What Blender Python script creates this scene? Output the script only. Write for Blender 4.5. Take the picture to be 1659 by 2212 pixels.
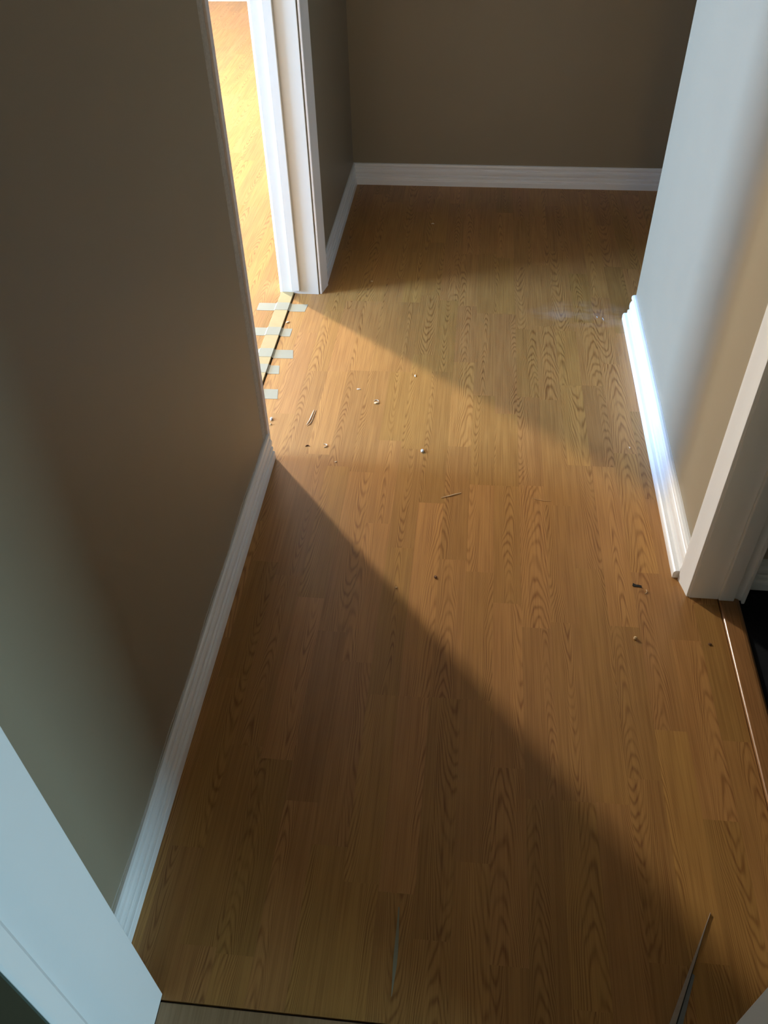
import bpy, bmesh, math, random
from mathutils import Vector, Matrix

# ------------------------------------------------------------------ scene, camera, lights
scene = bpy.context.scene
for o in list(bpy.data.objects):
    bpy.data.objects.remove(o, do_unlink=True)
COL = scene.collection

cam_data = bpy.data.cameras.new('camera')
cam = bpy.data.objects.new('camera', cam_data); COL.objects.link(cam)
cam.location = (0, 0, 1.5)
cam.rotation_euler = (math.radians(46.32827), math.radians(1.13135), math.radians(5.73257))
cam_data.sensor_fit = 'VERTICAL'
cam_data.sensor_height = 24.0
cam_data.lens = 24.0 * 1832.438 / 2212.0
cam_data.clip_start = 0.02
scene.camera = cam

scene.view_settings.view_transform = 'Standard'
scene.view_settings.look = 'None'
scene.view_settings.gamma = 1.0
scene.view_settings.use_curve_mapping = False
scene.view_settings.exposure = 0.0
try:
    scene.cycles.use_denoising = True
    scene.cycles.max_bounces = 10
    scene.cycles.diffuse_bounces = 7
    scene.cycles.sample_clamp_indirect = 4.0
except Exception:
    pass

LAMP_STRENGTH = 2150.0
LAMP_COLOR = (1.0, 0.95, 0.86)
world = bpy.data.worlds.new('world'); scene.world = world
world.use_nodes = True
world.node_tree.nodes['Background'].inputs[0].default_value = (0.5, 0.6, 0.8, 1)
world.node_tree.nodes['Background'].inputs[1].default_value = 0.02

def area_light(name, loc, target, sx, sy, power, color):
    d = bpy.data.lights.new(name, 'AREA'); d.shape = 'RECTANGLE'
    d.size = sx; d.size_y = sy; d.energy = power; d.color = color
    o = bpy.data.objects.new(name, d); COL.objects.link(o)
    o.location = loc
    o.rotation_euler = (Vector(target) - Vector(loc)).to_track_quat('-Z', 'Y').to_euler()
    return o
# daylight entering the window of the room on the left, and the window of the room behind the camera
area_light('window_daylight', (-4.29, 1.72, 1.20), (0.0, 1.80, 0.95), 1.1, 1.2, 580, (0.40, 0.66, 1.12))
area_light('rear_window_daylight', (1.58, -0.19, 0.34), (-0.43, 0.40, 0.33), 0.45, 0.45, 40, (0.44, 0.73, 0.90))
area_light('rear_warm_fill', (0.05, -2.35, 0.22), (0.5, 1.3, 0.5), 0.4, 0.25, 11, (1.0, 0.74, 0.42))  # added warm fill for the right door frame; stands in for an unseen lamp

# ------------------------------------------------------------------ node helpers
class G:
    """tiny expression builder for shader math"""
    def __init__(s, mat):
        mat.use_nodes = True
        s.t = mat.node_tree; s.t.nodes.clear()
        s.out = s.t.nodes.new('ShaderNodeOutputMaterial')
        s.b = s.t.nodes.new('ShaderNodeBsdfPrincipled')
        s.t.links.new(s.b.outputs[0], s.out.inputs[0])
    def n(s, kind, **kw):
        n = s.t.nodes.new(kind)
        for k, v in kw.items(): setattr(n, k, v)
        return n
    def plug(s, sock, v):
        if isinstance(v, (int, float)): sock.default_value = v
        elif isinstance(v, tuple): sock.default_value = v
        else: s.t.links.new(v, sock)
    def m(s, op, a, b=0.0, c=0.0):
        n = s.n('ShaderNodeMath', operation=op)
        s.plug(n.inputs[0], a); s.plug(n.inputs[1], b); s.plug(n.inputs[2], c)
        return n.outputs[0]
    def add(s, a, b): return s.m('ADD', a, b)
    def sub(s, a, b): return s.m('SUBTRACT', a, b)
    def mul(s, a, b): return s.m('MULTIPLY', a, b)
    def div(s, a, b): return s.m('DIVIDE', a, b)
    def xyz(s, x, y, z):
        n = s.n('ShaderNodeCombineXYZ')
        s.plug(n.inputs[0], x); s.plug(n.inputs[1], y); s.plug(n.inputs[2], z)
        return n.outputs[0]
    def sep(s, v):
        n = s.n('ShaderNodeSeparateXYZ'); s.plug(n.inputs[0], v)
        return n.outputs
    def noise(s, vec, scale=1.0, detail=2.0, rough=0.5):
        n = s.n('ShaderNodeTexNoise')
        s.plug(n.inputs['Vector'], vec); n.inputs['Scale'].default_value = scale
        n.inputs['Detail'].default_value = detail; n.inputs['Roughness'].default_value = rough
        return n.outputs[0]
    def ramp(s, v, a, b):
        n = s.n('ShaderNodeMapRange', interpolation_type='SMOOTHSTEP')
        s.plug(n.inputs[0], v); n.inputs[1].default_value = a; n.inputs[2].default_value = b
        return n.outputs[0]
    def mix(s, f, a, b, blend='MIX'):
        n = s.n('ShaderNodeMix', data_type='RGBA', blend_type=blend)
        s.plug(n.inputs[0], f)
        s.plug(n.inputs[6], a + (1,) if isinstance(a, tuple) and len(a) == 3 else a)
        s.plug(n.inputs[7], b + (1,) if isinstance(b, tuple) and len(b) == 3 else b)
        return n.outputs[2]
    def attr(s, name):
        n = s.n('ShaderNodeAttribute'); n.attribute_name = name
        return n
    def bump(s, h, strength=0.2, dist=0.001):
        n = s.n('ShaderNodeBump'); n.inputs['Strength'].default_value = strength
        n.inputs['Distance'].default_value = dist
        s.plug(n.inputs['Height'], h); s.t.links.new(n.outputs[0], s.b.inputs['Normal'])

def coords(g):
    return g.n('ShaderNodeTexCoord').outputs['Object']

def simple(name, color, rough=0.5, var=0.06, scale=20.0, bump=0.0, bscale=300.0, spec=0.5, metal=0.0):
    m = bpy.data.materials.new(name); g = G(m); c = coords(g)
    f = g.noise(c, scale, 4, 0.6)
    dark = tuple(v * (1 - var) for v in color); light = tuple(min(1, v * (1 + var)) for v in color)
    g.plug(g.b.inputs['Base Color'], g.mix(f, dark, light))
    g.b.inputs['Roughness'].default_value = rough
    g.b.inputs['Specular IOR Level'].default_value = spec
    g.b.inputs['Metallic'].default_value = metal
    if bump: g.bump(g.noise(c, bscale, 3), bump, 0.0006)
    return m

def laminate(name, light=(0.475, 0.240, 0.070), dark=(0.215, 0.083, 0.022), pale_patch=False):
    m = bpy.data.materials.new(name); g = G(m)
    uv = g.n('ShaderNodeUVMap'); uv.uv_map = 'UVMap'
    s = g.sep(uv.outputs[0]); U, V = s[0], s[1]
    r = g.sep(g.attr('rnd').outputs['Vector']); q = g.sep(g.attr('rnd2').outputs['Vector'])
    seed = g.mul(r[0], 97.0)
    wob = g.sub(g.noise(g.xyz(g.mul(V, 4.5), seed, 3.1), 1.0, 1.0), 0.5)
    c = g.mul(g.sub(q[0], 0.5), 0.085)
    w = g.add(g.sub(U, c), g.mul(wob, 0.030))
    K = g.add(g.mul(g.mul(q[1], q[1]), 520.0), 170.0)
    low = g.sub(g.noise(g.xyz(g.mul(U, 30.0), g.mul(V, 5.0), seed), 1.0, 2.0), 0.5)
    mid = g.sub(g.noise(g.xyz(g.mul(U, 140.0), g.mul(V, 14.0), seed), 1.0, 2.0), 0.5)
    sgn = g.sub(g.mul(g.m('GREATER_THAN', q[2], 0.5), 2.0), 1.0)
    # phase in metres of "ring height": parabolas along the strip = cathedral figure
    h = g.add(g.add(g.mul(V, sgn), g.mul(g.mul(w, w), K)), g.add(g.mul(low, 0.17), g.mul(mid, 0.012)))
    sp = g.add(0.034, g.mul(r[1], 0.030))
    ph = g.mul(g.div(h, sp), 6.28318)
    sn = g.add(g.mul(g.m('SINE', ph), 0.5), 0.5)
    line = g.m('POWER', sn, 2.6)
    fade = g.ramp(g.noise(g.xyz(g.mul(U, 45.0), g.mul(V, 6.0), g.add(seed, 11.0)), 1.0, 2.0), 0.30, 0.62)
    line = g.mul(line, g.add(0.30, g.mul(fade, 0.70)))
    fine = g.ramp(g.noise(g.xyz(g.mul(U, 430.0), g.mul(V, 5.0), seed), 1.0, 3.0, 0.6), 0.42, 0.72)
    fine2 = g.ramp(g.noise(g.xyz(g.mul(U, 260.0), g.mul(V, 4.0), g.add(seed, 5.0)), 1.0, 2.0), 0.35, 0.70)
    fac = g.add(g.mul(line, 0.62), g.add(g.mul(fine, 0.30), g.mul(fine2, 0.20)))
    col = g.mix(fac, light, dark)
    tone = g.add(0.88, g.mul(r[1], 0.22))
    tcol = g.n('ShaderNodeCombineColor')
    g.plug(tcol.inputs[0], g.mul(tone, g.add(0.97, g.mul(r[2], 0.06))))
    g.plug(tcol.inputs[1], tone)
    g.plug(tcol.inputs[2], g.mul(tone, g.add(0.92, g.mul(r[2], 0.16))))
    col = g.mix(1.0, col, tcol.outputs[0], 'MULTIPLY')
    # printed joint lines
    edge = g.mul(g.ramp(g.m('ABSOLUTE', U), 0.0316, 0.0323), 0.22)
    col = g.mix(edge, col, (0.16, 0.08, 0.03))
    if pale_patch:  # pale blotchy patch on the floor in front of the corner
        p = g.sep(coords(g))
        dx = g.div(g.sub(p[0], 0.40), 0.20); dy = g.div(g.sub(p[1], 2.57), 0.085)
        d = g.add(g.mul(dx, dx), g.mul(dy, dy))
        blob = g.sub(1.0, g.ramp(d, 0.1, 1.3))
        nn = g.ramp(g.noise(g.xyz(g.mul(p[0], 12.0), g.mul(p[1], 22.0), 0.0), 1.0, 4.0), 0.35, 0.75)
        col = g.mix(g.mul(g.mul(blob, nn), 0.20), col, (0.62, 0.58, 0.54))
    g.plug(g.b.inputs['Base Color'], col)
    g.plug(g.b.inputs['Roughness'], g.add(0.34, g.mul(fine, 0.08)))
    g.b.inputs['Specular IOR Level'].default_value = 0.42
    g.bump(g.sub(1.0, fac), 0.10, 0.0004)
    return m

def oak_strip(name, light, dark, rough=0.35):
    m = bpy.data.materials.new(name); g = G(m); p = g.sep(coords(g))
    f = g.ramp(g.noise(g.xyz(g.mul(p[0], 300.0), g.mul(p[1], 9.0), g.mul(p[2], 300.0)), 1.0, 3.0), 0.3, 0.75)
    g.plug(g.b.inputs['Base Color'], g.mix(f, light, dark))
    g.b.inputs['Roughness'].default_value = rough
    return m

def paint(name, color, rough=0.55, bump=0.25):
    m = bpy.data.materials.new(name); g = G(m); c = coords(g)
    f = g.noise(c, 6.0, 3, 0.5)
    g.plug(g.b.inputs['Base Color'], g.mix(f, tuple(v * 0.97 for v in color), tuple(v * 1.03 for v in color)))
    g.b.inputs['Roughness'].default_value = rough
    g.b.inputs['Specular IOR Level'].default_value = 0.35
    g.bump(g.noise(c, 260.0, 3, 0.6), bump, 0.0005)
    return m

M = {}
M['wall'] = paint("taupe_wall_paint", (0.31, 0.257, 0.176), 0.5)
M['ceiling'] = paint('ceiling_paint', (0.37, 0.36, 0.33), 0.8)
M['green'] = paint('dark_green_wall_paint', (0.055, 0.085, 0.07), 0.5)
M['white'] = simple('white_semigloss_paint', (0.92, 0.92, 0.91), 0.30, 0.02, 8.0, 0.12, 60.0)
M['bounce_white'] = simple('white_jamb_bounce_tint', (0.70, 0.655, 0.55), 0.35, 0.03, 8.0, 0.12, 60.0)  # white paint; warm light bounced off the floor is put into the colour
M['closet'] = paint('closet_wall_paint', (0.36, 0.31, 0.23), 0.6)
M['primer'] = simple('bare_drywall_edge', (0.42, 0.385, 0.32), 0.95, 0.30, 160.0, 0.8, 500.0, 0.2)
M['jambraw'] = simple('primed_jamb_edge', (0.78, 0.72, 0.70), 0.7, 0.12, 90.0, 0.4, 400.0)
M['caulk'] = simple('caulk', (0.50, 0.46, 0.40), 0.6, 0.1, 80.0)
M['floor'] = laminate('oak_laminate', pale_patch=True)
M['floor2'] = laminate('oak_laminate_left_room')
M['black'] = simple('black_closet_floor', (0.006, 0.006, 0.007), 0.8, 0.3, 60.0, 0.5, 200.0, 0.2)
M['under'] = simple('dark_gap', (0.03, 0.018, 0.01), 0.9, 0.2, 40.0)
M['reducer'] = oak_strip('oak_reducer', (0.36, 0.17, 0.06), (0.25, 0.11, 0.035), 0.28)
M['tan'] = simple('tan_underlay_strip', (0.42, 0.30, 0.13), 0.7, 0.10, 50.0)
M['thresh'] = oak_strip('threshold_wood', (0.36, 0.24, 0.13), (0.28, 0.18, 0.09), 0.4)
M['tape'] = simple('grey_masking_tape', (0.31, 0.285, 0.20), 0.5, 0.05, 60.0, 0.1, 150.0)
M['chipwood'] = simple('wood_chip', (0.62, 0.42, 0.22), 0.8, 0.25, 400.0)
M['chiplight'] = simple('pale_wood_shaving', (0.80, 0.66, 0.46), 0.8, 0.15, 400.0)
M['chipwhite'] = simple('white_crumb', (0.60, 0.60, 0.58), 0.6, 0.05, 400.0)
M['chipdark'] = simple('dark_brown_crumb', (0.16, 0.07, 0.03), 0.8, 0.2, 400.0)
M['chipblack'] = simple('black_flake', (0.008, 0.006, 0.005), 0.6, 0.2, 400.0)
M['offcut'] = simple('pale_core_edge', (0.34, 0.27, 0.21), 0.6, 0.15, 120.0)
M['offdark'] = simple('dark_groove', (0.05, 0.045, 0.04), 0.7, 0.2, 120.0)
M['offblue'] = simple('grey_blue_face', (0.17, 0.19, 0.20), 0.45, 0.1, 120.0)
M['sliver'] = simple('grey_green_sliver', (0.27, 0.25, 0.17), 0.7, 0.1, 200.0)
M['metal'] = simple('white_metal', (0.7, 0.7, 0.7), 0.4, 0.03)

def emis(name, color, strength):
    m = bpy.data.materials.new(name); g = G(m)
    g.b.inputs['Base Color'].default_value = (0.8, 0.8, 0.8, 1)
    g.b.inputs['Emission Color'].default_value = color + (1,)
    g.b.inputs['Emission Strength'].default_value = strength
    return m
M['dome'] = emis('lit_glass_dome', LAMP_COLOR, LAMP_STRENGTH)

# ------------------------------------------------------------------ mesh helpers
def link(name, bm, mats, parent=None, smooth=False, origin=None, bevel=0.0):
    me = bpy.data.meshes.new(name)
    bmesh.ops.recalc_face_normals(bm, faces=bm.faces)
    if origin is not None:
        bmesh.ops.translate(bm, verts=bm.verts, vec=-Vector(origin))
    bm.to_mesh(me); bm.free()
    if not isinstance(mats, (list, tuple)): mats = [mats]
    for mt in mats: me.materials.append(mt)
    if smooth:
        for p in me.polygons: p.use_smooth = True
    o = bpy.data.objects.new(name, me); COL.objects.link(o)
    if origin is not None: o.location = origin
    if parent is not None:
        o.parent = parent
        if origin is not None: o.location = Vector(origin) - parent.location
        else: o.location = -parent.location
    if bevel:
        b = o.modifiers.new('bevel', 'BEVEL'); b.width = bevel; b.segments = 2; b.limit_method = 'ANGLE'
    return o

def box(bm, x0, x1, y0, y1, z0, z1, mat=0):
    vs = [bm.verts.new((x, y, z)) for z in (z0, z1) for y in (y0, y1) for x in (x0, x1)]
    for f in ((0, 2, 3, 1), (4, 5, 7, 6), (0, 1, 5, 4), (2, 6, 7, 3), (0, 4, 6, 2), (1, 3, 7, 5)):
        fc = bm.faces.new([vs[i] for i in f]); fc.material_index = mat

def boxes(*bs):
    bm = bmesh.new()
    for b in bs: box(bm, *b)
    return bm

def prism(bm, prof, place, a0, a1):
    """sweep closed 2D profile (p,q) from a0 to a1; place(p,q,a)->xyz"""
    n = len(prof)
    A = [bm.verts.new(place(p, q, a0(p, q) if callable(a0) else a0)) for p, q in prof]
    B = [bm.verts.new(place(p, q, a1(p, q) if callable(a1) else a1)) for p, q in prof]
    for i in range(n):
        j = (i + 1) % n
        bm.faces.new((A[i], A[j], B[j], B[i]))
    bm.faces.new(A[::-1]); bm.faces.new(B)

def tag(o, label=None, cat=None, group=None, kind=None):
    if label: o['label'] = label
    if cat: o['category'] = cat
    if group: o['group'] = group
    if kind: o['kind'] = kind
    return o

def empty(name, loc):
    o = bpy.data.objects.new(name, None); COL.objects.link(o); o.location = loc
    o.empty_display_size = 0.05
    return o

# ------------------------------------------------------------------ dimensions (metres)
XL = -0.521      # hall face of the left wall
XLB = -0.650     # left-room face of the left wall
YB = 3.600       # back wall
XR = 0.541       # hall face of the right wall
YC = 2.552       # outside corner of the right wall
ZC = 2.44        # ceilings
DH = 2.05        # door heads
LD0, LD1 = 1.765, 2.645   # left doorway
RD0, RD1 = 0.490, 1.333   # right doorway (closet)
ND = 0.43                 # half width of the doorway at the camera
NY0, NY1 = 0.248, 0.412

# ------------------------------------------------------------------ floors
rng = random.Random(7)
SW = 0.0647
JOINTS = {-8: [2.394], -6: [2.607], -5: [0.843, 1.730, 2.187, 2.610], -4: [0.760, 1.167, 2.189, 2.774],
          -3: [0.680, 1.088, 1.518, 2.190, 2.610], -2: [1.010, 1.438, 2.663], -1: [1.011, 1.604, 2.200], 0: [0.534, 1.013, 1.408],
          1: [1.014, 1.684, 2.555], 2: [0.864, 1.281, 1.685, 1.999, 2.556], 3: [0.803, 1.215, 1.691],
          4: [0.806, 1.235], 5: [0.808, 1.404, 1.783, 2.154, 2.461, 3.018], 6: [1.235, 1.783], 7: [1.402], 9: [0.962]}
def joints(k, y0, y1, use=True, x=0.0):
    rr = random.Random(1000 + k + (0 if use else 5000))
    js = sorted(JOINTS.get(k, [])) if use else []
    if not js: js = [1.2 + rr.uniform(-0.2, 0.2)]
    out = [js[0]]
    for j in js[1:]:
        gap = j - out[-1]; n = max(1, round(gap / 0.42))
        st = out[-1]
        for i in range(1, n): out.append(st + gap * i / n + rr.uniform(-0.04, 0.04))
        out.append(j)
    while out[-1] < y1 + 0.5: out.append(out[-1] + rr.uniform(0.33, 0.46))
    while out[0] > y0 - 0.5: out.insert(0, out[0] - rr.uniform(0.33, 0.46))
    return out

def strip_floor(name, rects, mat, z, use=True, thick=0.008):
    bm = bmesh.new()
    uvl = bm.loops.layers.uv.new('UVMap')
    c1 = bm.loops.layers.float_color.new('rnd'); c2 = bm.loops.layers.float_color.new('rnd2')
    for (x0, x1, y0, y1) in rects:
        k0 = math.floor((x0 + 0.036) / SW); k1 = math.floor((x1 + 0.036 - 1e-6) / SW)
        for k in range(k0, k1 + 1):
            xa = -0.036 + SW * k; xb = xa + SW; xc = (xa + xb) / 2
            a = max(xa, x0); b = min(xb, x1)
            js = joints(k, y0, y1, use)
            for j0, j1 in zip(js, js[1:]):
                ya = max(j0, y0); yb = min(j1, y1)
                if yb <= ya: continue
                rr = random.Random(int(k * 7919 + round(j0 * 1000) * 13 + 5))
                r = [rr.random() for _ in range(6)]
                vs = [bm.verts.new((x, y, z)) for x, y in ((a, ya), (b, ya), (b, yb), (a, yb))]
                f = bm.faces.new(vs)
                for l in f.loops:
                    l[uvl].uv = (l.vert.co.x - xc, l.vert.co.y - j0)
                    l[c1] = (r[0], r[1], r[2], 1); l[c2] = (r[3], r[4], r[5], 1)
        # sides of the slab
        vs = [bm.verts.new((x, y, zz)) for zz in (z - thick, z) for x, y in ((x0, y0), (x1, y0), (x1, y1), (x0, y1))]
        for i in range(4):
            j = (i + 1) % 4
            bm.faces.new((vs[i], vs[j], vs[4 + j], vs[4 + i]))
        bm.faces.new((vs[3], vs[2], vs[1], vs[0]))
    me = bpy.data.meshes.new(name); bm.to_mesh(me); bm.free()
    me.materials.append(mat)
    o = bpy.data.objects.new(name, me); COL.objects.link(o)
    return o

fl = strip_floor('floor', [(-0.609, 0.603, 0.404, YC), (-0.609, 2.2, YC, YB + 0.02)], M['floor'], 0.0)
tag(fl, 'oak laminate floor of the hallway laid in narrow strips', 'floor', kind='structure')
fl2 = strip_floor('floor_left', [(-4.4, -0.660, 0.9, 6.75)], M['floor2'], 0.002, use=False)
tag(fl2, 'brightly lit oak laminate floor of the room beyond the left doorway', 'floor', kind='structure')
sub = link('floor_base', boxes((-4.5, 2.3, -2.6, 6.9, -0.06, -0.0085)), M['under'])
tag(sub, 'dark subfloor showing in the gap at the left doorway', 'floor', kind='structure')
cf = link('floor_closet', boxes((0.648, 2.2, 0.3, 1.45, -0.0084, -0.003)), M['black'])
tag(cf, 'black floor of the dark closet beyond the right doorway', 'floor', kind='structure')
nf = link('floor_near', boxes((-1.6, 1.6, -2.5, 0.27, -0.0084, 0.0)), M['thresh'])
tag(nf, 'wooden floor of the room the camera stands in', 'floor', kind='structure')

# transition strips
bm = bmesh.new()
prism(bm, [(0.6045, -0.008), (0.6045, 0.0035), (0.6052, 0.0050), (0.6066, 0.0062), (0.6084, 0.0068), (0.640, 0.0068),
           (0.6455, 0.0056), (0.6500, 0.0028), (0.6525, -0.003), (0.6525, -0.008)], lambda p, q, a: (p, a, q), 0.44, RD1 + 0.03)
t = link('trim_1', bm, M['reducer'])
tag(t, 'orange-brown wooden transition strip with a gleaming edge in the right doorway', 'floor trim', kind='structure')
t = link('trim_2', boxes((-0.659, -0.6138, LD0 - 0.03, LD1 + 0.03, -0.008, 0.0055)), M['tan'], bevel=0.001)
tag(t, 'tan strip taped down across the left doorway beside the dark gap', 'floor trim', kind='structure')
t = link('trim_3', boxes((-ND, ND, 0.2705, 0.4005, -0.008, 0.0012)), M['thresh'], bevel=0.0015)
tag(t, 'pale wooden threshold board at the bottom edge of the photo', 'floor trim', kind='structure')

# ------------------------------------------------------------------ walls and ceiling
JT = 0.019
w = link('wall_left', boxes((XLB, XL, 0.40, 1.708, -0.008, ZC), (XLB, XL, LD1 + JT, YB, -0.008, ZC),
                            (XLB, XL, 1.708, LD1 + JT, DH + JT, ZC), (XLB, XL - 0.02, 1.708, 1.743, -0.008, DH + JT)), M['wall'])
tag(w, 'taupe left wall of the hallway on both sides of the lit doorway', 'wall', kind='structure')
w = link('wall_back', boxes((XLB, 2.2, YB, YB + 0.12, -0.008, ZC)), M['wall'])
tag(w, 'dark taupe end wall of the hallway', 'wall', kind='structure')
w = link('wall_right', boxes((XR, 0.656, RD1 + JT, YC, -0.008, ZC), (0.656, 2.2, YC - 0.115, YC, -0.008, ZC),
                             (XR, 0.656, NY1 - 0.01, RD0 - JT, -0.008, ZC), (XR, 0.656, RD0 - JT, RD1 + JT, DH + JT, ZC)), M['wall'])
tag(w, 'bluish lit right wall of the hallway ending in an outside corner', 'wall', kind='structure')
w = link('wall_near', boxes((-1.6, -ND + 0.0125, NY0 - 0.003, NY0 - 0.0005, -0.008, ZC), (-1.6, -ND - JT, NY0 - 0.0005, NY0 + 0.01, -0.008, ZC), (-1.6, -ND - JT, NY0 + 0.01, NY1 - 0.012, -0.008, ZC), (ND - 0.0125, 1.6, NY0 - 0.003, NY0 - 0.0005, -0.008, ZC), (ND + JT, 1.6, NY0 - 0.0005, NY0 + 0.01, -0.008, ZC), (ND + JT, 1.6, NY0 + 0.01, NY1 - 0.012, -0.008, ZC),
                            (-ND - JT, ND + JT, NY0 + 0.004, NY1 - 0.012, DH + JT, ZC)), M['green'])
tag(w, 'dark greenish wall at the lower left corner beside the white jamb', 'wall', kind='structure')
w = link('wall_closet', boxes((0.656, 2.2, 1.385, 1.45, -0.008, ZC), (2.2, 2.3, 0.25, YB + 0.12, -0.008, ZC)), M['closet'])
tag(w, 'dim tan wall inside the closet on the right', 'wall', kind='structure')
# the unseen shells of the neighbouring rooms
w = link('wall_room_left', boxes((-4.4, XLB, 0.85, 0.95, -0.008, ZC), (-4.4, XLB, 6.64, 6.75, -0.008, ZC),
                                 (XLB, XL, YB + 0.12, 6.75, -0.008, ZC),
                                 (-4.45, -4.33, 0.85, 1.17, -0.008, ZC), (-4.45, -4.33, 2.27, 6.75, -0.008, ZC),
                                 (-4.45, -4.33, 1.17, 2.27, -0.008, 0.60), (-4.45, -4.33, 1.17, 2.27, 1.80, ZC)), M['ceiling'])
tag(w, 'pale walls of the room beyond the left doorway', 'wall', kind='structure')
w = link('wall_room_near', boxes((-1.7, -1.6, -2.5, NY1, -0.008, ZC), (1.6, 1.7, -2.5, NY1, -0.008, ZC), (-1.7, 1.7, -2.6, -2.5, -0.008, ZC)), M['ceiling'])
tag(w, 'pale walls of the room the camera stands in', 'wall', kind='structure')
w = link('ceiling', boxes((-4.45, 2.3, -2.6, 6.75, ZC, ZC + 0.1)), M['ceiling'])
tag(w, 'white ceiling above the hallway and rooms', 'ceiling', kind='structure')

# window of the left room (behind the wall from here)
win = empty('window_1', (-4.35, 1.72, 0.60)); tag(win, 'white framed window in the room beyond the left doorway', 'window', kind='structure')
link('window_frame', boxes((-4.45, -4.33, 1.17, 1.22, 0.60, 1.80), (-4.45, -4.33, 2.22, 2.27, 0.60, 1.80),
                           (-4.45, -4.33, 1.17, 2.27, 0.60, 0.65), (-4.45, -4.33, 1.17, 2.27, 1.75, 1.80)), M['white'], win)

# bare drywall and gap at the end of the left wall, where the casing is missing
bm = bmesh.new()
rr = random.Random(3)
N = 90
cols = []
for i in range(N + 1):
    z = DH * i / N
    e0 = 1.7095 + rr.uniform(-0.0012, 0.0012); e1 = 1.7455 + rr.uniform(-0.001, 0.001)
    row = [(XL - 0.020, e0, z), (XL - 0.0015, e0, z), (XL + rr.uniform(0, .001), e0 + 0.006, z), (XL + rr.uniform(0.0, .0018), e0 + 0.018, z),
           (XL + rr.uniform(0, .001), e1 - 0.004, z), (XL - 0.002, e1, z), (XL - 0.020, e1, z)]
    cols.append([bm.verts.new(p) for p in row])
for a, b in zip(cols, cols[1:]):
    for i in range(6): bm.faces.new((a[i], a[i + 1], b[i + 1], b[i]))
t = link('trim_4', bm, M['primer'])
tag(t, 'rough unpainted grey drywall edge where the door casing is missing', 'wall edge', kind='structure')

# ------------------------------------------------------------------ baseboards
# (depth from wall, height)
BB = [(0, 0), (0.0160, 0), (0.0160, 0.0200), (0.0150, 0.0240), (0.0095, 0.0255), (0.0090, 0.0285), (0.0120, 0.0310), (0.0120, 0.0385),
      (0.0105, 0.0405), (0.0062, 0.0415), (0.0066, 0.0450), (0.0100, 0.0475), (0.0112, 0.0530), (0.0108, 0.0600), (0.0085, 0.0655), (0.0040, 0.0675), (0.0040, 0.0710),
      (0.0082, 0.0740), (0.0088, 0.0800), (0.0075, 0.0855), (0.0040, 0.0880), (0, 0.0880)]
BBR = [(0, 0), (0.031, 0), (0.0315, 0.014), (0.030, 0.0195), (0.027, 0.0225), (0.0180, 0.0232), (0.0180, 0.0330), (0.0168, 0.0350),
       (0.0125, 0.0360), (0.0140, 0.0420), (0.0152, 0.0500), (0.0145, 0.0590), (0.0118, 0.0655), (0.0090, 0.0685), (0.0090, 0.0730),
       (0.0128, 0.0760), (0.0132, 0.0830), (0.0110, 0.0870), (0.0050, 0.0890), (0, 0.0890)]
def bb(name, prof, place, a0, a1, label):
    bm = bmesh.new(); prism(bm, prof, place, a0, a1)
    return tag(link(name, bm, M['white']), label, 'baseboard', kind='structure')
b = bb('baseboard_left', BB, lambda p, q, a: (XL + p, a, q), NY1 - 0.01, 1.752, 'white grooved baseboard along the near left wall')
# irregular caulk bead above it
bm = bmesh.new(); rr = random.Random(5); prev = None
for i in range(121):
    y = 0.42 + (1.70 - 0.42) * i / 120
    zb = 0.0935 + 0.004 * math.sin(i * 0.21) + rr.uniform(-.0012, .0012); hw = 0.0009
    row = [bm.verts.new((XL, y, zb - hw)), bm.verts.new((XL + 0.0012, y, zb)), bm.verts.new((XL, y, zb + hw))]
    if prev:
        for k in range(2): bm.faces.new((prev[k], prev[k + 1], row[k + 1], row[k]))
    prev = row
link('caulk_line', bm, M['caulk'], b)
bb('baseboard_left', BB, lambda p, q, a: (XL + p, a, q), LD1 + 0.068, lambda p, q: YB - p, 'white baseboard along the far left wall beyond the doorway').name = 'baseboard_far_left'
bb('baseboard_back', BB, lambda p, q, a: (a, YB - p, q), lambda p, q: XL + p, 2.2, 'white baseboard along the dark end wall')
bb('baseboard_right', BBR, lambda p, q, a: (XR - p, a, q), RD1 + 0.060, YC - 0.002, 'brilliant white stepped baseboard and shoe along the right wall')
bb('baseboard_closet', BB, lambda p, q, a: (a, 1.385 - p, q), 0.672, 2.2, 'dim white baseboard inside the dark closet on the right')

# ------------------------------------------------------------------ door frames
# casing profile: (distance across from the opening, thickness off the wall)
CP = [(0, 0), (0, 0.0050), (0.0012, 0.0068), (0.010, 0.0086), (0.020, 0.0105), (0.030, 0.0127), (0.040, 0.0152), (0.050, 0.0178),
      (0.0555, 0.0188), (0.0585, 0.0178), (0.060, 0.0148), (0.060, 0)]
def casing(parent, place, z0, z1, width=0.060, name='casing', mat='white'):
    bm = bmesh.new(); k = width / 0.060
    prism(bm, [(p * k, q) for p, q in CP], place, z0, z1)
    return link(name, bm, M[mat], parent)

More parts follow.
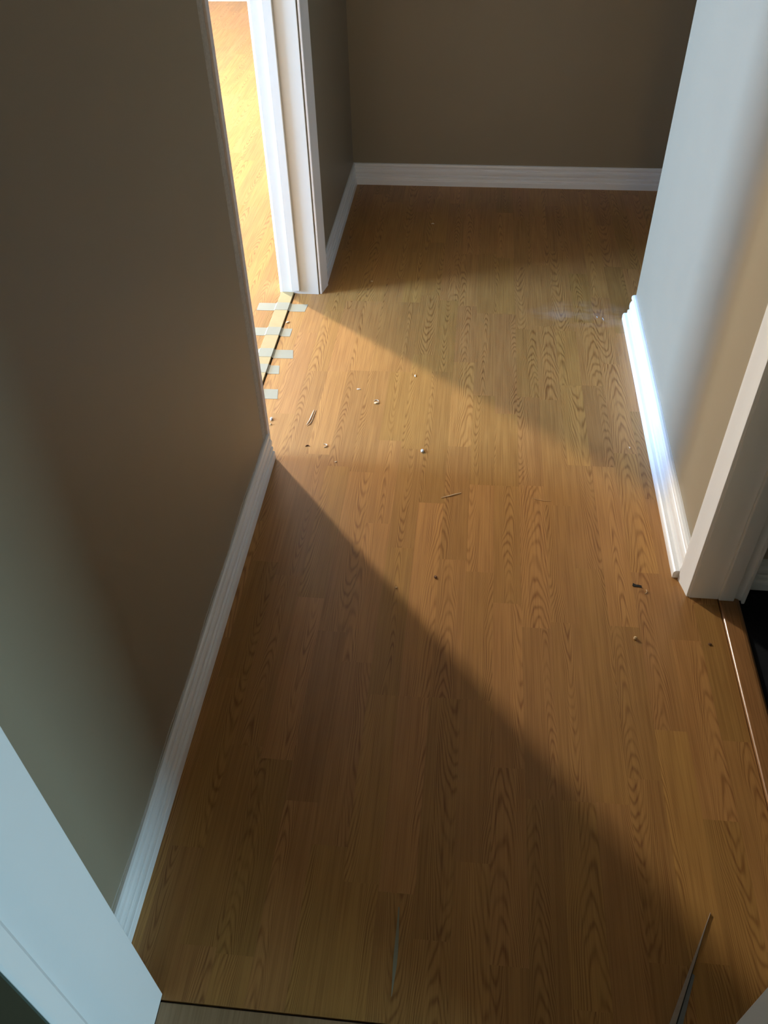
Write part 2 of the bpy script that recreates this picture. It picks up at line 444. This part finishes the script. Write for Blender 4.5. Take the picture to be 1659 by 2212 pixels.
# door_1 : left doorway
d1 = empty('door_1', (-0.585, LD1, 0)); tag(d1, 'white door frame of the open left doorway that lets the light in', 'door frame', kind='structure')
link('jamb', boxes((-0.656, -0.5245, LD1, LD1 + JT, -0.002, DH)), M['bounce_white'], d1, bevel=0.0012)
link('jamb', boxes((-0.660, -0.5155, LD0 - 0.0205, LD0, -0.002, DH)), M['jambraw'], d1, bevel=0.0012)
link('head_jamb', boxes((-0.656, -0.5245, LD0 - 0.0205, LD1 + JT, DH, DH + JT)), M['white'], d1, bevel=0.0012)
link('door_stop', boxes((-0.6205, -0.5900, LD1 - 0.0105, LD1, 0.014, DH)), M['bounce_white'], d1, bevel=0.0025)
casing(d1, lambda p, q, a: (XL + q, LD1 + 0.003 + p, a), 0.0, DH + 0.066, 0.068)
casing(d1, lambda p, q, a: (XLB - 0.006 - q, LD1 + 0.003 + p, a), 0.002, DH + 0.066, 0.068)
casing(d1, lambda p, q, a: (XL + q, a, DH + 0.003 + p), 1.72, LD1 + 0.068, 0.06)

# door_2 : right doorway into the closet
d2 = empty('door_2', (0.60, RD1, 0)); tag(d2, 'white door frame of the dark right doorway', 'door frame', kind='structure')
link('jamb', boxes((XR - 0.001, 0.656, RD1, RD1 + JT, 0.0, DH)), M['white'], d2, bevel=0.0012)
link('jamb', boxes((XR - 0.001, 0.656, RD0 - JT, RD0, 0.0, DH)), M['white'], d2, bevel=0.0012)
link('head_jamb', boxes((XR - 0.001, 0.656, RD0 - JT, RD1 + JT, DH, DH + JT)), M['white'], d2, bevel=0.0012)
link('door_stop', boxes((0.6020, 0.6360, RD1 - 0.0105, RD1, 0.0072, DH)), M['white'], d2, bevel=0.0025)
casing(d2, lambda p, q, a: (XR - q, RD1 + 0.003 + p, a), 0.0, DH + 0.06, 0.056)
casing(d2, lambda p, q, a: (0.656 + q, RD1 - 0.006 + p, a), -0.003, DH + 0.06, 0.057)
casing(d2, lambda p, q, a: (XR - q, a, DH + 0.003 + p), RD0 - 0.05, RD1 + 0.056, 0.056)

# door_3 : the doorway the camera looks out of
d3 = empty('door_3', (0, NY1, 0)); tag(d3, 'pale bluish white door frame at the lower left and lower right corners', 'door frame', kind='structure')
for s in (-1, 1):
    a, b_ = sorted((s * ND, s * (ND + JT)))
    link('jamb', boxes((a, b_, NY0, NY1, 0.0012, DH)), M['white'], d3, bevel=0.0012)
    a, b_ = sorted((s * (ND - 0.011), s * ND))
    link('door_stop', boxes((a, b_, NY0 + 0.0005, 0.284, 0.0012, DH)), M['white'], d3, bevel=0.006)
    casing(d3, (lambda s: lambda p, q, a: (s * (ND + 0.004 + p), NY1 - 0.012 + q, a))(s), 0.0, DH + 0.06, 0.062)
link('head_jamb', boxes((-ND - JT, ND + JT, NY0, NY1, DH, DH + JT)), M['white'], d3, bevel=0.0012)

# ------------------------------------------------------------------ ceiling light in the left room (the warm source)
LX, LY = -2.50, 4.17
cl = empty('pendant_lamp', (LX, LY, ZC)); tag(cl, 'round hanging lamp in the room beyond the left doorway', 'lamp')
bm = bmesh.new(); bmesh.ops.create_cone(bm, cap_ends=True, segments=40, radius1=0.13, radius2=0.13, depth=0.025,
    matrix=Matrix.Translation((LX, LY, ZC - 0.0125)))
link('base', bm, M['metal'], cl)
bm = bmesh.new(); bmesh.ops.create_cone(bm, cap_ends=True, segments=12, radius1=0.006, radius2=0.006, depth=0.71, matrix=Matrix.Translation((LX, LY, ZC - 0.365)))
link('cord', bm, M['metal'], cl)
bm = bmesh.new(); bmesh.ops.create_uvsphere(bm, u_segments=16, v_segments=10, radius=0.09, matrix=Matrix.Translation((LX, LY, 1.66)) @ Matrix.Diagonal((1, 1, 0.85, 1)))
link('glass_dome', bm, M['dome'], cl, smooth=True)

# ------------------------------------------------------------------ tape strips over the gap
def tape(x0, x1, y0, y1, slant, label):
    """thin tape lying over left floor (z .002), raised tan strip (z .0055), gap and hall floor (z 0)"""
    bm = bmesh.new(); T = 0.0004
    prof = []
    def zt(x):
        if x < -0.6625: return 0.0023
        if x < -0.6580: return 0.0023 + (x + 0.6625) / 0.0045 * 0.0035
        if x < -0.6142: return 0.0059
        if x < -0.6070: return 0.0059 - (x + 0.6142) / 0.0072 * 0.0056
        return 0.0003
    xs = sorted(set([x for x in (-0.6625, -0.658, -0.6142, -0.6120, -0.6095, -0.6070) if x0 < x < x1] + [x0 + (x1 - x0) * i / 10 for i in range(11)]))
    sag = lambda x: -0.0008 * max(0.0, 1 - abs(x + 0.611) / 0.003)
    rows = []
    r = random.Random(int(y0 * 1e4))
    for i, x in enumerate(xs):
        z = zt(x) + sag(x); s = slant * (x - x0)
        e = 0.0015 if i in (0, len(xs) - 1) else 0.0
        ya, yb = y0 + s, y1 + s
        dx = r.uniform(-0.004, 0.004) if i == len(xs) - 1 else 0
        rows.append([bm.verts.new(p) for p in ((x - dx, ya + e * .3, z), (x + dx, yb - e * .3, z), (x + dx, yb - e * .3, z + T), (x - dx, ya + e * .3, z + T))])
    for a, b in zip(rows, rows[1:]):
        for i in range(4):
            j = (i + 1) % 4
            bm.faces.new((a[i], a[j], b[j], b[i]))
    bm.faces.new(rows[0][::-1]); bm.faces.new(rows[-1])
    o = link('tape_strip', bm, M['tape'], origin=(x0, y0, 0.0))
    tag(o, label, 'tape', 'grey tape strips across the left doorway')
tape(-0.722, -0.5535, 2.520, 2.569, 0.02, 'grey tape strip nearest the white jamb, longest of the five across the gap')
tape(-0.725, -0.5780, 2.361, 2.409, 0.03, 'grey tape strip second from the white jamb, with a rounded end')
tape(-0.730, -0.5486, 2.232, 2.280, 0.035, 'grey tape strip in the middle of the five, reaching far onto the hallway floor')
tape(-0.720, -0.5765, 2.146, 2.192, 0.03, 'short grey tape strip second from the near wall end')
tape(-0.700, -0.5565, 2.017, 2.066, 0.03, 'grey tape strip nearest the camera, beside the unpainted wall edge')

# ------------------------------------------------------------------ debris on the floor
def chip(x, y, w, l, h, mat, label, rot=0.0, seed=0, name='wood_chip', cat='wood chip', z=0.0):
    """small irregular crumb: a jittered squashed faceted lump"""
    r = random.Random(seed + 17); bm = bmesh.new()
    bmesh.ops.create_icosphere(bm, subdivisions=2, radius=1.0)
    for v in bm.verts:
        k = 1 + r.uniform(-0.22, 0.22)
        v.co = Vector((v.co.x * w / 2 * k, v.co.y * l / 2 * k, max(v.co.z, -0.75) * h / 2 * k))
    zmin = min(v.co.z for v in bm.verts)
    for v in bm.verts: v.co.z -= zmin
    bmesh.ops.rotate(bm, verts=bm.verts, matrix=Matrix.Rotation(rot, 3, 'Z'))
    o = link(name, bm, M[mat]); o.location = (x, y, z)
    return tag(o, label, cat)

def curl(x, y, r0, turn, w, mat, label, rot=0.0, th=0.0006, stretch=1.0, name='wood_shaving', cat='shaving', lift=0.0012):
    """curled ribbon of wood standing on edge, closed thin solid"""
    bm = bmesh.new(); rows = []; n = 22
    for i in range(n + 1):
        a = turn * i / n; rr = r0 * (1 + 0.25 * i / n)
        c, s = math.cos(a), math.sin(a) * stretch
        z1 = w * (0.55 + 0.45 * math.sin(math.pi * i / n))
        rows.append([bm.verts.new(p) for p in ((rr * c, rr * s, 0), ((rr + th) * c, (rr + th) * s, 0),
                                               ((rr + th) * c, (rr + th) * s, z1), (rr * c, rr * s, z1))])
    for a, b in zip(rows, rows[1:]):
        for i in range(4):
            j = (i + 1) % 4; bm.faces.new((a[i], a[j], b[j], b[i]))
    bm.faces.new(rows[0][::-1]); bm.faces.new(rows[-1])
    bmesh.ops.rotate(bm, verts=bm.verts, matrix=Matrix.Rotation(rot, 3, 'Z'))
    o = link(name, bm, M[mat]); o.location = (x, y, 0)
    return tag(o, label, cat)

def stick(pts, rad, mat, label, name='wood_splinter', cat='splinter'):
    bm = bmesh.new(); rings = []
    for i, (x, y, z) in enumerate(pts):
        k = rad * (0.55 if i in (0, len(pts) - 1) else 1.0)
        j0, j1 = max(0, i - 1), min(len(pts) - 1, i + 1)
        d = Vector(pts[j1]) - Vector(pts[j0]); d.normalize(); s = d.cross(Vector((0, 0, 1))).normalized()
        rings.append([bm.verts.new(Vector((x, y, z + rad)) + s * k * math.cos(t) + Vector((0, 0, 1)) * k * math.sin(t))
                      for t in [math.pi * 2 * q / 6 for q in range(6)]])
    for a, b in zip(rings, rings[1:]):
        for i in range(6):
            j = (i + 1) % 6; bm.faces.new((a[i], a[j], b[j], b[i]))
    bm.faces.new(rings[0][::-1]); bm.faces.new(rings[-1])
    o = link(name, bm, M[mat], origin=(pts[0][0], pts[0][1], 0))
    return tag(o, label, cat)

# the long shaving by the near wall end
sh = stick([(-0.4345, 1.975, 0), (-0.4365, 1.950, 0.001), (-0.4395, 1.925, 0.0), (-0.4450, 1.903, 0.0005)], 0.0016, 'chiplight',
           'long pale split shaving on the brightest floor beside the near wall end', 'wood_shaving', 'shaving')
stick([(-0.4290, 1.974, 0), (-0.4310, 1.945, 0.0005), (-0.4325, 1.925, 0.0), (-0.4350, 1.910, 0.0006), (-0.4420, 1.900, 0.0)], 0.0010, 'chipwood',
      'thin crooked splinter lying along the long pale split shaving')
curl(-0.4250, 1.8050, 0.0052, 2.6, 0.003, 'chipdark', 'small brown curled shaving left of the pale curl, near the baseboard end', 0.3)
curl(-0.3815, 1.8120, 0.0058, 3.0, 0.0035, 'chiplight', 'small pale curled shaving right of the brown curl, near the baseboard end', -1.2, stretch=1.5)
chip(-0.1054, 1.8107, 0.009, 0.014, 0.006, 'chipwhite', 'bright white crumb in the middle of the lit floor', 0.1, 1, 'plaster_crumb', 'crumb')
chip(-0.2556, 2.0228, 0.015, 0.010, 0.004, 'chipwood', 'brown wood chip on the lit floor between the tapes and the shadow edge', 0.2, 2)
curl(-0.2556, 2.0290, 0.0065, 2.4, 0.003, 'chiplight', 'tiny pale curl resting against the brown wood chip', 0.4)
chip(-0.3161, 2.0888, 0.012, 0.004, 0.003, 'chiplight', 'narrow pale chip behind and left of the brown wood chip', 0.1, 3)
chip(-0.1512, 2.1713, 0.004, 0.012, 0.003, 'chiplight', 'tiny pale chip close to the far shadow edge', 0.1, 4)
stick([(-0.0434, 1.6245, 0), (-0.025, 1.633, 0.0004), (-0.008, 1.641, 0.0006), (0.0074, 1.6482, 0)], 0.0010, 'chiplight',
      'straight thin wood splinter like a toothpick in the middle of the floor')
chip(-0.0423, 1.3478, 0.007, 0.008, 0.004, 'chipdark', 'small brown crumb on the lit floor below the straight splinter', 0.1, 5, 'wood_crumb', 'crumb')
chip(-0.1321, 1.3069, 0.006, 0.005, 0.003, 'chipwood', 'tiny crumb lying right on the near shadow edge', 0.1, 6, 'wood_crumb', 'crumb')
# black flake: flat torn piece
bm = bmesh.new()
ol = [(-0.011, -0.004), (-0.004, -0.0045), (0.004, -0.003), (0.0105, -0.0035), (0.0095, 0.002), (0.003, 0.0035), (-0.003, 0.0025), (-0.0105, 0.0045)]
prism(bm, ol, lambda p, q, a: (p, q, a + abs(p) * 0.10), 0.0, 0.0011)
o = link('black_flake', bm, M['chipblack']); o.location = (0.4265, 1.3595, 0.0); o.rotation_euler = (0, 0, -0.2)
tag(o, 'flat black flake near the foot of the right door casing', 'flake')
curl(0.4389, 1.3429, 0.0065, 2.0, 0.0025, 'chiplight', 'small pale curl just below the black flake', -1.2)
chip(0.4045, 1.2027, 0.008, 0.009, 0.006, 'chipwood', 'round pinkish brown crumb in front of the right doorway', 0.1, 7, 'wood_crumb', 'crumb')
chip(0.5636, 1.2010, 0.008, 0.006, 0.003, 'chipdark', 'dark crumb close to the gleaming transition strip', 0.1, 8, 'wood_crumb', 'crumb')
curl(0.4592, 1.8678, 0.004, 2.2, 0.002, 'chiplight', 'tiny pale curl near the bright right baseboard', -1.0)
stick([(0.190, 1.642, 0), (0.205, 1.6375, 0.0002), (0.222, 1.634, 0.0002), (0.2395, 1.636, 0)], 0.0005, 'chipwood',
      'hair-thin bent fibre right of the straight splinter', 'wood_fibre', 'fibre')
curl(-0.1582, 3.2167, 0.006, 1.8, 0.003, 'chiplight', 'tiny pale fleck far back near the end wall', 0.6)
chip(-0.3497, 2.7473, 0.008, 0.010, 0.002, 'chipwood', 'faint brown fleck on the shaded floor beyond the doorway', 0.4, 9)
chip(-0.3381, 1.7472, 0.007, 0.004, 0.002, 'chiplight', 'tiny pale fleck just below the two small curled shavings', 0.5, 10)
chip(-0.6005, 2.4510, 0.014, 0.007, 0.005, 'chiplight', 'pinkish pale chip beside the gap between the first two tapes', 0.8, 11)
chip(-0.5515, 1.9225, 0.008, 0.014, 0.006, 'chipwhite', 'white crumb against the unpainted wall edge, the farther one', 0.1, 12, 'plaster_crumb', 'crumb')
chip(-0.5482, 1.8980, 0.005, 0.006, 0.004, 'chipwood', 'tiny brown crumb beside the white crumb at the wall edge', 0.1, 13, 'wood_crumb', 'crumb')
for i, (x, y, l) in enumerate([(0.4290, 2.556, 0.012), (0.4475, 2.545, 0.018)]):
    chip(x, y, 0.003, l, 0.001, 'chipwhite', ['small white dust fleck in the pale patch, the left one',
         'larger white dust fleck in the pale patch, the right one'][i], 0.2, 20 + i, 'dust_fleck', 'fleck')

# long tapered offcut at the lower right, pointing away from the camera
tip = Vector((0.465, 0.622, 0)); e0 = Vector((0.352, 0.405, 0)); dr = (tip - e0).normalized(); sd = Vector((dr.y, -dr.x, 0)); L = (tip - e0).length + 0.0
offc = empty('trim_offcut', (e0.x, e0.y, 0.0)); tag(offc, 'long tapered offcut of trim at the lower right, pointing away from the camera', 'trim offcut')
def taper(name, a0, a1, h0, h1, mat, t0=0.0, t1=1.0):
    bm = bmesh.new(); rows = []
    for i in range(9):
        t = t0 + (t1 - t0) * i / 8; k = max(0.04, 1 - t) ; c = e0 + dr * (L * t)
        hh = 0.35 + 0.65 * k
        P = [c + sd * (a0 * k), c + sd * (a1 * k)]
        rows.append([bm.verts.new(v) for v in ((P[0].x, P[0].y, 0.0), (P[1].x, P[1].y, 0.0), (P[1].x, P[1].y, h1 * hh), (P[0].x, P[0].y, h0 * hh))])
    for a, b in zip(rows, rows[1:]):
        for i in range(4):
            j = (i + 1) % 4; bm.faces.new((a[i], a[j], b[j], b[i]))
    bm.faces.new(rows[0][::-1]); bm.faces.new(rows[-1])
    return link(name, bm, M[mat], offc)
taper('core_edge', 0.000, 0.0100, 0.0060, 0.0066, 'offcut')
taper('dark_groove', 0.0100, 0.0130, 0.0040, 0.0035, 'offdark')
taper('grey_face', 0.0130, 0.0230, 0.0048, 0.0016, 'offblue', 0.0, 0.55)

# thin pale sliver in the middle of the near floor
bm = bmesh.new(); rows = []
for i in range(13):
    t = i / 12; x = -0.0625 + 0.0015 * math.sin(t * 3); y = 0.583 - 0.140 * t
    hw = 0.0012 + 0.0022 * math.sin(math.pi * min(1, t * 1.15) ** 1.6) if t < 0.87 else 0.0012 * (1 - t) / 0.13 + 0.0003
    rows.append([bm.verts.new(p) for p in ((x - hw, y, 0), (x + hw, y, 0), (x + hw, y, 0.0007), (x - hw, y, 0.0010))])
for a, b in zip(rows, rows[1:]):
    for i in range(4):
        j = (i + 1) % 4; bm.faces.new((a[i], a[j], b[j], b[i]))
bm.faces.new(rows[0][::-1]); bm.faces.new(rows[-1])
o = link('laminate_sliver', bm, M['sliver'], origin=(-0.0625, 0.583, 0))
tag(o, 'thin grey-green sliver lying lengthwise on the dark near floor', 'sliver')
